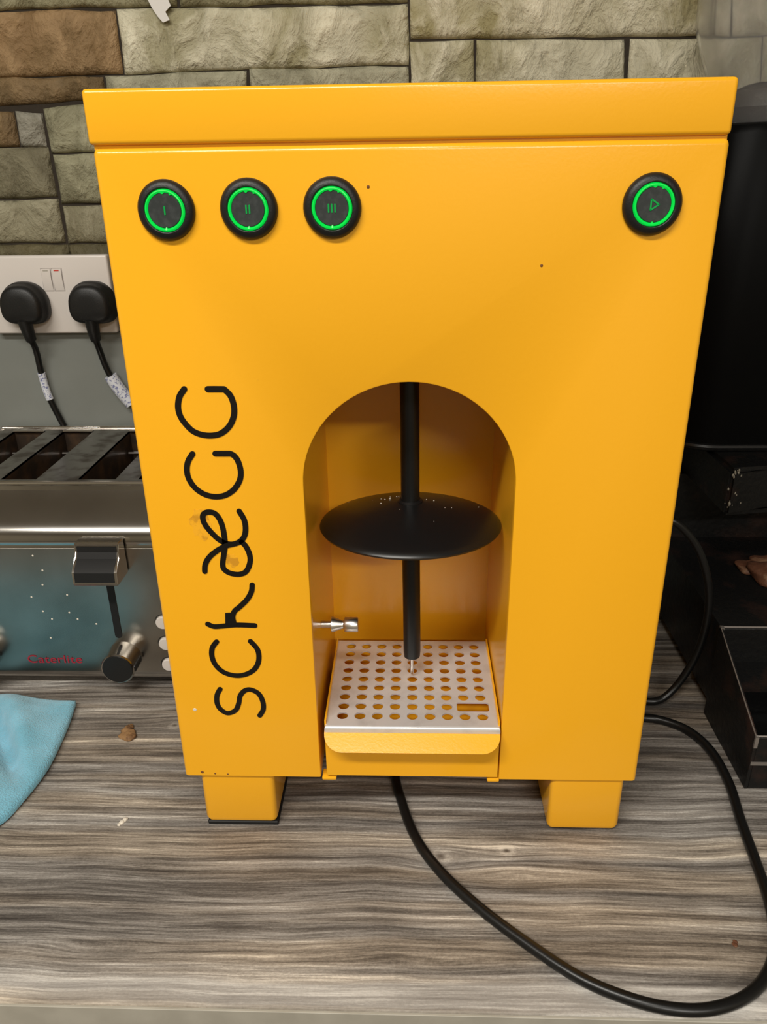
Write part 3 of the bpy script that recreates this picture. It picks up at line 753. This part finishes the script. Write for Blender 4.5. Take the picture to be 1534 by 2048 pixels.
for x in (TX0 + .03, TX1 - .03):
    for y in (.255, .455):
        bm = NB(); lathe(bm, [(.014, 0), (.014, .008), (.012, .0115)], (x, y, ZC), (0, 0, 1), 16); obj('foot', bm, 'rubber', tt)
# top plate with four slots
SL = [(-.5535, -.5085), (-.4830, -.4400), (-.3900, -.3450), (-.3180, -.2740)]
PY0, PY1, SY0, SY1, PZ = .2665, .479, .2800, .466, .1890
bm = NB()
xs = [TX0 + .012] + [v for s in SL for v in s] + [TX1 - .012]
def slab(x0, x1, y0, y1): box(bm, x0, x1, y0, y1, PZ - .003, PZ)
slab(xs[0], xs[-1], PY0, SY0); slab(xs[0], xs[-1], SY1, PY1)
for k in range(0, len(xs), 2): slab(xs[k], xs[k + 1], SY0, SY1)
top = obj('top_plate', bm, 'toaster_top', tt)
bm = NB()
rp = [(TX0 + .010, PY0), (TX1 - .010, PY0), (TX1 - .010, PY1), (TX0 + .010, PY1)]
for (a, b) in ((0, 1), (1, 2), (2, 3), (3, 0)):
    p, q = rp[a], rp[b]
    tube(bm, [Vector((p[0], p[1], PZ + .0010)), Vector((q[0], q[1], PZ + .0010))], .0024, 10)
obj('rim', bm, 'chrome', top)
for s in SL:
    bm = NB()
    x0, x1 = s; zb = .07
    box(bm, x0 - .0015, x0, SY0, SY1, zb, PZ - .0002); box(bm, x1, x1 + .0015, SY0, SY1, zb, PZ - .0002)
    box(bm, x0, x1, SY0 - .0015, SY0, zb, PZ - .0002); box(bm, x0, x1, SY1, SY1 + .0015, zb, PZ - .0002)
    box(bm, x0, x1, SY0, SY1, zb - .002, zb)
    sl = obj('slot_liner', bm, 'slot', tt, label='scorched dark slot')
    bm = NB()
    tube(bm, [Vector((x0 + .001, SY1 - .003, PZ + .0006)), Vector((x1 - .001, SY1 - .003, PZ + .0006))], .0020, 8)
    obj('slot_trim', bm, 'chrome', sl)
    bm = NB(); tube(bm, [Vector((x0 + .002, SY1 - .02, PZ - .026)), Vector((x1 - .018, SY1 - .02, PZ - .026))], .0024, 8); obj('wire_guard', bm, 'chrome', sl)
    bm = NB(); box(bm, x0 + .016, x1 - .004, SY1 - .034, SY1 - .024, PZ - .0375, PZ - .035); obj('wire_guard', bm, 'chrome', sl)
# lever slots, levers, knobs: the right-hand set is in view, the left one is cut by the frame
def ring_pts(cx_, cz, r, n): return [(cx_ + r * math.cos(2 * PI * i / n), cz + r * math.sin(2 * PI * i / n)) for i in range(n)]
for dx in (0, -.1760):
    bm = NB()
    x = -.3478 + dx
    pl = [(x - .0042, .012)] + [(x - .0042 * math.cos(PI * k / 8), .012 - .0042 * math.sin(PI * k / 8)) for k in range(1, 8)] + [(x + .0042, .012)] + \
         [(x + .0042 * math.cos(PI * k / 8), .1365 + .0042 * math.sin(PI * k / 8)) for k in range(0, 9)]
    prism(bm, pl, 'y', .2206, .2216); obj('lever_slot', bm, 'rubber', tt, label='dark vertical slot')
    # thumb lever: an S-shaped chrome shell with black insets
    lx0, lx1 = -.3730 + dx, -.3225 + dx
    side = [(.2195, .1420), (.2060, .1425), (.2040, .1410), (.2035, .1320), (.2000, .1255), (.1900, .1190), (.1860, .1150), (.1845, .1010), (.1865, .0985), (.2195, .0985)]
    bm = NB(); va, vb, fs = prism(bm, side, 'x', lx0, lx1)
    bmesh.ops.bevel(bm, geom=[e for e in bm.edges if abs(e.verts[0].co.x - e.verts[1].co.x) < 1e-6], offset=.0009, segments=2, affect='EDGES')
    lv = obj('lever', bm, 'chrome', tt, sharp=.4)
    bm = NB()
    def inset(pts):
        d = []
        for k, (y_, z_) in enumerate(pts): d.append((y_ - .0009, z_))
        loops(bm, [[(lx0 + .0030, a, b) for a, b in d], [(lx1 - .0030, a, b) for a, b in d]], False)
        loops(bm, [[(lx0 + .0030, a, b) for a, b in pts], [(lx0 + .0030, a, b) for a, b in d]], False)
        loops(bm, [[(lx1 - .0030, a, b) for a, b in pts], [(lx1 - .0030, a, b) for a, b in d]], False)
    inset([(.2039, .1385), (.2035, .1320), (.2001, .1255), (.1901, .1190), (.1861, .1148), (.1851, .1035)])
    obj('lever_inset', bm, 'rubber', lv, label='black grip inset', sharp=.35)
    bm = NB(); box(bm, x - .003, x + .003, .2190, .2300, .11, .125); obj('lever_arm', bm, 'rubber', lv)
    # browning knob
    kx, kz = -.3445 + dx, -.0185
    bm = NB(); lathe(bm, [(.0208, 0), (.0205, .004), (.0198, .022), (.0200, .0265), (.0190, .0280), (.0180, .0277)], (kx, .2218, kz), (0, -1, 0), 36)
    kn = obj('control_knob', bm, 'toaster', tt)
    bm = NB(); lathe(bm, [(.0180, .0277), (.0178, .0287), (.006, .0285)], (kx, .2218, kz), (0, -1, 0), 32); obj('knob_face', bm, 'black_plastic', kn, label='black knob face')
    bm = NB(); box(bm, kx + .0165, kx + .0215, .1950, .2185, kz - .0035, kz + .0040, .0008, 1); obj('pointer', bm, 'black_plastic', kn)
for bz_ in (.0305, .0010, -.0290):
    for bx_ in (-.2915, -.5465):
        bm = NB(); lathe(bm, [(.0105, 0), (.0100, .0012), (.0088, .0006)], (bx_, .2222, bz_), (0, -1, 0), 24); q = obj('button_surround', bm, 'rubber', tt)
        bm = NB(); lathe(bm, [(.0082, 0), (.0082, .004), (.0074, .0050), (.004, .0052)], (bx_, .2222, bz_), (0, -1, 0), 24); obj('button', bm, 'white_plastic', q)
# red maker's lettering
fc = bpy.data.curves.new('txt', 'FONT'); fc.body = 'Caterlite'; fc.size = 0.0195; fc.extrude = 0.0002; fc.space_character = 1.02
fo = bpy.data.objects.new('txt', fc); col.objects.link(fo)
me = bpy.data.meshes.new_from_object(fo, depsgraph=bpy.context.evaluated_depsgraph_get())
bm = NB(); bm.from_mesh(me)
xs_ = [v.co.x for v in bm.verts]; w_ = max(xs_) - min(xs_)
for v in bm.verts:
    v.co = Vector((-.4655 + (v.co.x - min(xs_)) / w_ * .067, .2209 - v.co.z, -.0285 + v.co.y * .8))
obj('lettering', bm, 'red_print', tt, label='red printed lettering', sharp=.5)
bpy.data.objects.remove(fo); bpy.data.curves.remove(fc); bpy.data.meshes.remove(me)
bm = NB()
for x, z in ((-.4317, .118), (-.424, .099), (-.4276, .080), (-.444, .0635), (-.4008, .0665), (-.4340, .044), (-.4025, .0425), (-.425, .0335), (-.394, .0335), (-.4315, .007), (-.3725, .027)):
    lathe(bm, [(.0012, 0), (.0008, .0003)], (x, .2214, z), (0, -1, 0), 8)
o = obj('water_spot', bm, 'white_fleck', tt); o['kind'] = 'stuff'

# ================================================================== SOCKET AND PLUGS
PX0, PX1, PZ0, PZ1 = -.5565, -.3900, .3222, .4222
YS = .4765
so = thing('wall_socket', 'white double wall socket plate above the toaster', 'socket', ((PX0 + PX1) / 2, Y_WALL - .01, .372))
bm = NB(); box(bm, PX0, PX1, YS, Y_WALL - .0052, PZ0, PZ1, .003, 3); obj('face_plate', bm, 'white_plastic', so)
for x, mk in ((-.4725, 'edge'), (-.4580, 'red_mark')):
    bm = NB(); prism(bm, [(YS + .001, .4055), (YS - .0010, .4055), (YS - .0022, .393), (YS - .0003, .3785), (YS + .001, .3785)], 'x', x - .0060, x + .0060)
    r = obj('rocker_switch', bm, 'white_plastic', so)
    bm = NB(); box(bm, x - .0036, x + .0030, YS - .0015, YS - .0008, .4027, .4042); obj('indicator_mark', bm, mk, r, label='small red mark' if mk == 'red_mark' else 'small faded mark')
    bm = NB()
    for a, b, c, d in ((x - .0068, x - .0062, .3779, .4062), (x + .0062, x + .0068, .3779, .4062), (x - .0068, x + .0068, .3775, .3780), (x - .0068, x + .0068, .4061, .4066)):
        box(bm, a, b, YS - .0004, YS + .001, c, d)
    obj('switch_surround', bm, 'switch_gap', so)
def plug(cx_, cz, label, cpath, tag_at, tw):
    pl = thing('mains_plug', label, 'plug', (cx_, YS, cz), 'black plugs in the wall socket')
    bm = NB(); rings = []; n = 44
    hw, hh = .0305, .0285
    for y_, s, ox in ((YS - .0004, .97, 0), (YS - .006, 1.0, 0), (YS - .0125, .98, 0), (YS - .014, .94, 0), (YS - .022, .90, 0), (YS - .0262, .84, 0), (YS - .0290, .70, 0), (YS - .0302, .35, 0)):
        pts = []
        for i in range(n):
            a = 2 * PI * i / n; c, s_ = math.cos(a), math.sin(a)
            ex = 2 / 2.5 if s_ > 0 else 2 / 3.4
            X = math.copysign(abs(c) ** ex, c) * hw * (1 - .13 * s_ if s_ > 0 else 1.0); Zc = math.copysign(abs(s_) ** ex, s_) * hh
            if s_ < 0: Zc *= .92
            pts.append((cx_ + X * s, y_, cz + Zc * s))
        rings.append(pts)
    loops(bm, rings, True, True, True); obj('plug_body', bm, 'black_plastic', pl, sharp=1.0)
    P = smooth_path(cpath, 8)
    bm = NB(); k = 7
    tube(bm, P[:k + 4], lambda t: .0098 - .0030 * t, 14); obj('strain_relief', bm, 'black_plastic', pl)
    bm = NB(); tube(bm, P[k:], .0042, 12); c = obj('cord', bm, 'cable', pl)
    i0 = int(tag_at[0] * (len(P) - 1)); i1 = int(tag_at[1] * (len(P) - 1))
    bm = NB(); tube(bm, P[i0:i1 + 1], tw, 14); obj('cord_tag', bm, 'tag', c, label='printed white cord label')
plug(-.5035, .3625, 'black plug at the left end of the wall socket, narrow label on cord',
     [(-.5030, .455, .346), (-.5035, .462, .322), (-.5045, .474, .300), (-.5060, .480, .268), (-.5025, .481, .235), (-.4920, .4845, .195), (-.482, .4868, .165)], (.52, .70), .0052)
plug(-.4135, .3625, 'black plug in the wall socket beside the yellow machine, wide label on cord',
     [(-.4140, .455, .346), (-.4160, .462, .322), (-.4170, .474, .298), (-.4130, .480, .270), (-.4010, .482, .243), (-.3830, .4845, .215), (-.362, .4868, .178)], (.56, .80), .0090)

# ================================================================== BLUE CLOTH
bm = NB(); NU, NV = 46, 46
def edge_r(v):   # right-hand boundary, v = 0 back, 1 front
    P = smooth_path([(-.3975, .1840, 0), (-.3920, .1500, 0), (-.3868, .1100, 0), (-.3845, .0700, 0), (-.3900, .0280, 0), (-.4010, -.0060, 0), (-.4400, -.0500, 0)], 10)
    t = v * (len(P) - 1); i = min(int(t), len(P) - 2); return P[i].lerp(P[i + 1], t - i)
def edge_l(v): return Vector((-.70, .212 - v * .27, 0))
gr = []
for j in range(NV + 1):
    v = j / NV; row = []
    a, b = edge_l(v), edge_r(v)
    for i in range(NU + 1):
        u = i / NU; p = a.lerp(b, u)
        dd = (p - Vector((-.440, .098, 0)))
        ax = dd.x * .80 + dd.y * .60                         # fold running up and to the left
        along = -dd.x * .6 + dd.y * .8
        h = .017 + .010 * (1 - abs(2 * v - 1)) * (1 - u) + .004 * noise.noise((p.x * 22, p.y * 22, 3))
        h -= .030 * min(1, (1 - u) * 5) * math.exp(-(ax / .009) ** 2) * math.exp(-(along / .10) ** 2) * (1 if v > .2 else v / .2)
        h += .026 * min(1, max(0, (1 - u) * 5 - .4)) * math.exp(-((ax - .026) / .018) ** 2) * math.exp(-((along + .02) / .10) ** 2)
        h = max(h, .0035)
        ed = min((1 - u) * .3, v * .25, (1 - v) * .25)
        h = h * (min(1, ed / .03) * .5 + .5)
        row.append((p.x, p.y, ZC + h))
    gr.append(row)
vt = [[bm.verts.new(q) for q in r] for r in gr]
vb_ = [[bm.verts.new((q[0], q[1], max(ZC + .0004, q[2] - .006))) for q in r] for r in gr]
for j in range(NV):
    for i in range(NU):
        bm.faces.new((vt[j][i], vt[j][i + 1], vt[j + 1][i + 1], vt[j + 1][i])); bm.faces.new((vb_[j][i], vb_[j + 1][i], vb_[j + 1][i + 1], vb_[j][i + 1]))
for j in range(NV):
    bm.faces.new((vt[j][0], vt[j + 1][0], vb_[j + 1][0], vb_[j][0])); bm.faces.new((vt[j][NU], vb_[j][NU], vb_[j + 1][NU], vt[j + 1][NU]))
for i in range(NU):
    bm.faces.new((vt[0][i], vb_[0][i], vb_[0][i + 1], vt[0][i + 1])); bm.faces.new((vt[NV][i], vt[NV][i + 1], vb_[NV][i + 1], vb_[NV][i]))
tag(obj('cleaning_cloth', bm, 'cloth', None, (-.5, .1, ZC), sharp=1.5), 'blue microfibre cleaning cloth rumpled on the worktop before the toaster', 'cloth')

# crumbs on the worktop
def lump(name, pts, material, label, cat, seed, loc):
    bm = NB()
    for (x, y, z, r, f) in pts:
        rr = bmesh.ops.create_icosphere(bm, subdivisions=3, radius=r)
        for v in rr['verts']:
            k = 1 + .35 * noise.noise(v.co * (1.2 / r) + Vector((seed, 0, 0)))
            v.co = Vector((x + v.co.x * k, y + v.co.y * k * 1.1, max(ZC + .0002 if z is None else z, (ZC + r * f * .6 if z is None else z + r * f * .6) + v.co.z * k * f)))
    o = obj(name, bm, material, None, loc, sharp=2); return tag(o, label, cat)
lump('food_crumb', [(-.3215, .140, None, .0065, .5), (-.3165, .131, None, .0080, .45), (-.3225, .132, None, .006, .4), (-.3195, .146, None, .0035, .8)], 'crumb', 'brown lump of dried food on the worktop between cloth and machine', 'crumb', 2, (-.319, .134, ZC))
lump('food_crumb', [(-.2815, .0050, None, .0026, .5), (-.2795, .0085, None, .0024, .5), (-.2832, .0020, None, .0018, .5)], 'white_fleck', 'tiny white crumb on the worktop left of the machine\'s left foot', 'crumb', 5, (-.281, .005, ZC))
lump('food_crumb', [(.2677, -.1154, None, .0022, .4), (.2690, -.1128, None, .0018, .4)], 'food', 'tiny reddish crumb on the worktop inside the cord loop', 'crumb', 7, (.2677, -.1154, ZC))

# ================================================================== BLACK GRILL AND GRINDER AT THE RIGHT
gl = thing('contact_grill', 'worn black metal contact grill with open front trough, right of the yellow machine', 'grill', (.5, .25, ZC))
GX0, GX1 = .3425, .66
bm = NB()   # sloping open trough: side plates higher at the back
side = [(.0615, ZC + .001), (.0615, .0000), (.0640, .0010), (.1810, .0520), (.1830, .0510), (.1830, ZC + .001)]
prism(bm, side, 'x', GX0, GX0 + .003); prism(bm, side, 'x', GX1 - .003, GX1)
box(bm, GX0 + .003, GX1 - .003, .0615, .0645, ZC + .001, .0000, .0008, 1)
box(bm, GX0 + .003, GX1 - .003, .1800, .1830, ZC + .001, .0510, .0008, 1)
box(bm, GX0 + .003, GX1 - .003, .0645, .1800, ZC + .002, ZC + .005)
box(bm, GX0 + .003, GX1 - .003, .1300, .1800, .004, .008)
obj('front_trough', bm, 'black_metal', gl)
bm = NB(); box(bm, GX0 + .0005, GX1, .0606, .0614, -.0340, -.0300); box(bm, GX0 - .0004, GX0 + .0030, .0600, .0622, -.012, .0012); box(bm, GX0, GX0 + .004, .1795, .1836, .0490, .0530)
tube(bm, [Vector((GX0 + .001, .063, .0006)), Vector((GX1, .063, .0006))], .0010, 6); tube(bm, [Vector((GX0 + .001, .182, .0520)), Vector((GX1, .182, .0520))], .0011, 6)
tube(bm, [Vector((GX0 + .001, .063, .0010)), Vector((GX0 + .001, .182, .0520))], .0007, 6)
obj('worn_edge', bm, 'worn_edge', gl, label='edges worn to bare metal')
bm = NB(); box(bm, GX0 + .004, GX1, .1835, .455, ZC + .012, .0480, .004, 2); obj('lower_plate', bm, 'black_metal', gl)
for x in (GX0 + .03, GX1 - .03):
    for y in (.21, .43):
        bm = NB(); lathe(bm, [(.014, 0), (.014, .0125)], (x, y, ZC), (0, 0, 1), 14); obj('foot', bm, 'rubber', gl)
bm = NB()
pl = [(.3680, .2800), (.4300, .3020), (.66, .3020), (.66, .484), (.3620, .484)]
va, vb, fs = prism(bm, pl, 'z', .140, .1995); bmesh.ops.bevel(bm, geom=list(bm.edges), offset=.005, segments=3, affect='EDGES')
obj('upper_plate', bm, 'black_metal', gl)
bm = NB(); box(bm, .346, .655, .420, .484, .047, .141); obj('hinge_post', bm, 'black_metal', gl)
bm = NB(); rnd = random.Random(9)
for k in range(26):
    z = rnd.uniform(.150, .196); x = .3700 + rnd.gauss(.004, .004); y = .2822 + (x - .368) * .35
    if k < 7: z = .196 + rnd.uniform(-.004, .002)
    r = rnd.uniform(.0007, .0021)
    rr = bmesh.ops.create_icosphere(bm, subdivisions=1, radius=r)
    for v in rr['verts']: v.co = Vector((x + v.co.x * .8, y + v.co.y * .8 - .0012, z + v.co.z * 1.3))
o = obj('crumb_fleck', bm, 'grey_fleck', gl); o['kind'] = 'stuff'
lump('food_scrap', [(.447, .300, .0478, .026, .45), (.470, .285, .0478, .022, .5), (.430, .325, .0478, .016, .35), (.455, .33, .0478, .020, .4)], 'food', 'reddish-brown scrap of cooked food on the black grill plate', 'food', 3, (.447, .30, .048))

gd = thing('coffee_grinder', 'tall black appliance with a clear plastic hopper, behind the yellow machine\'s right side', 'grinder', (.455, .42, .1995))
def rrect(x0, x1, y0, y1, r, z, n=8):
    pts = []
    for (qx, qy, a0) in ((x1 - r, y1 - r, 0), (x0 + r, y1 - r, PI / 2), (x0 + r, y0 + r, PI), (x1 - r, y0 + r, 1.5 * PI)):
        for k in range(n + 1): pts.append((qx + r * math.cos(a0 + k * PI / 2 / n), qy + r * math.sin(a0 + k * PI / 2 / n), z))
    return pts
bm = NB()
loops(bm, [rrect(.318 - d, .60 + d, .345 - d, .482, .06, z) for z, d in ((.2085, 0), (.30, 0), (.548, -.002), (.556, -.006), (.5585, -.014))], True, True, True)
obj('body', bm, 'black_gloss', gd)
bm = NB(); loops(bm, [rrect(.318 - d, .60 + d, .345 - d, .484, .06, z) for z, d in ((.1997, .002), (.2015, .0045), (.2050, .0055), (.2075, .0040), (.2084, .001))], True, True, True); obj('base_ring', bm, 'black_shiny', gd)
bm = NB(); box(bm, .44, .452, .336, .346, .24, .36, .003, 2); obj('grip_rib', bm, 'black_gloss', gd)
bm = NB()
pr = ((.5588, .030), (.575, .024), (.600, .014), (.630, .002), (.655, -.006), (.80, -.012), (.90, -.012))
outer = [rrect(.318 + d, .60 - d, .345 + d, .480 - max(d, 0) * .3, .05, z) for z, d in pr]
inner = [rrect(.318 + d + .003, .60 - d - .003, .345 + d + .003, .480 - max(d, 0) * .3 - .003, .047, z) for z, d in pr]
loops(bm, outer + inner[::-1], True)
hp = obj('hopper', bm, 'clear', gd, label='clear plastic hopper')
bm = NB(); loops(bm, [rrect(.318 + d + .006, .60 - d - .006, .345 + d + .006, .474 - max(d, 0) * .3, .04, z) for z, d in ((.5592, .036), (.575, .030), (.592, .034), (.600, .060))], True, True, True); obj('dark_contents', bm, 'beans', gd)

# loose black cable standing in a loop beside the machine
bm = NB()
lpth = [(.13, .440, .02), (.19, .430, .005), (.2260, .405, .005), (.2300, .350, .045), (.2320, .265, .105), (.250, .225, .145), (.278, .212, .168), (.302, .209, .153), (.322, .209, .122), (.3355, .209, .080), (.3385, .209, .037), (.333, .209, -.004), (.318, .205, -.038), (.301, .199, ZC + .010), (.286, .196, ZC + .006), (.271, .202, ZC + .005), (.261, .222, ZC + .005), (.257, .25, ZC + .005), (.257, .31, ZC + .005), (.2560, .40, ZC + .005), (.2440, .462, ZC + .005), (.215, .480, ZC + .005), (.14, .481, ZC + .005)]
tube(bm, smooth_path(lpth, 8), .0044, 12)
tag(obj('cable_loop', bm, 'cable', None, (.28, .2, ZC)), 'loose black cable standing in a loop between machine and grill', 'cable')
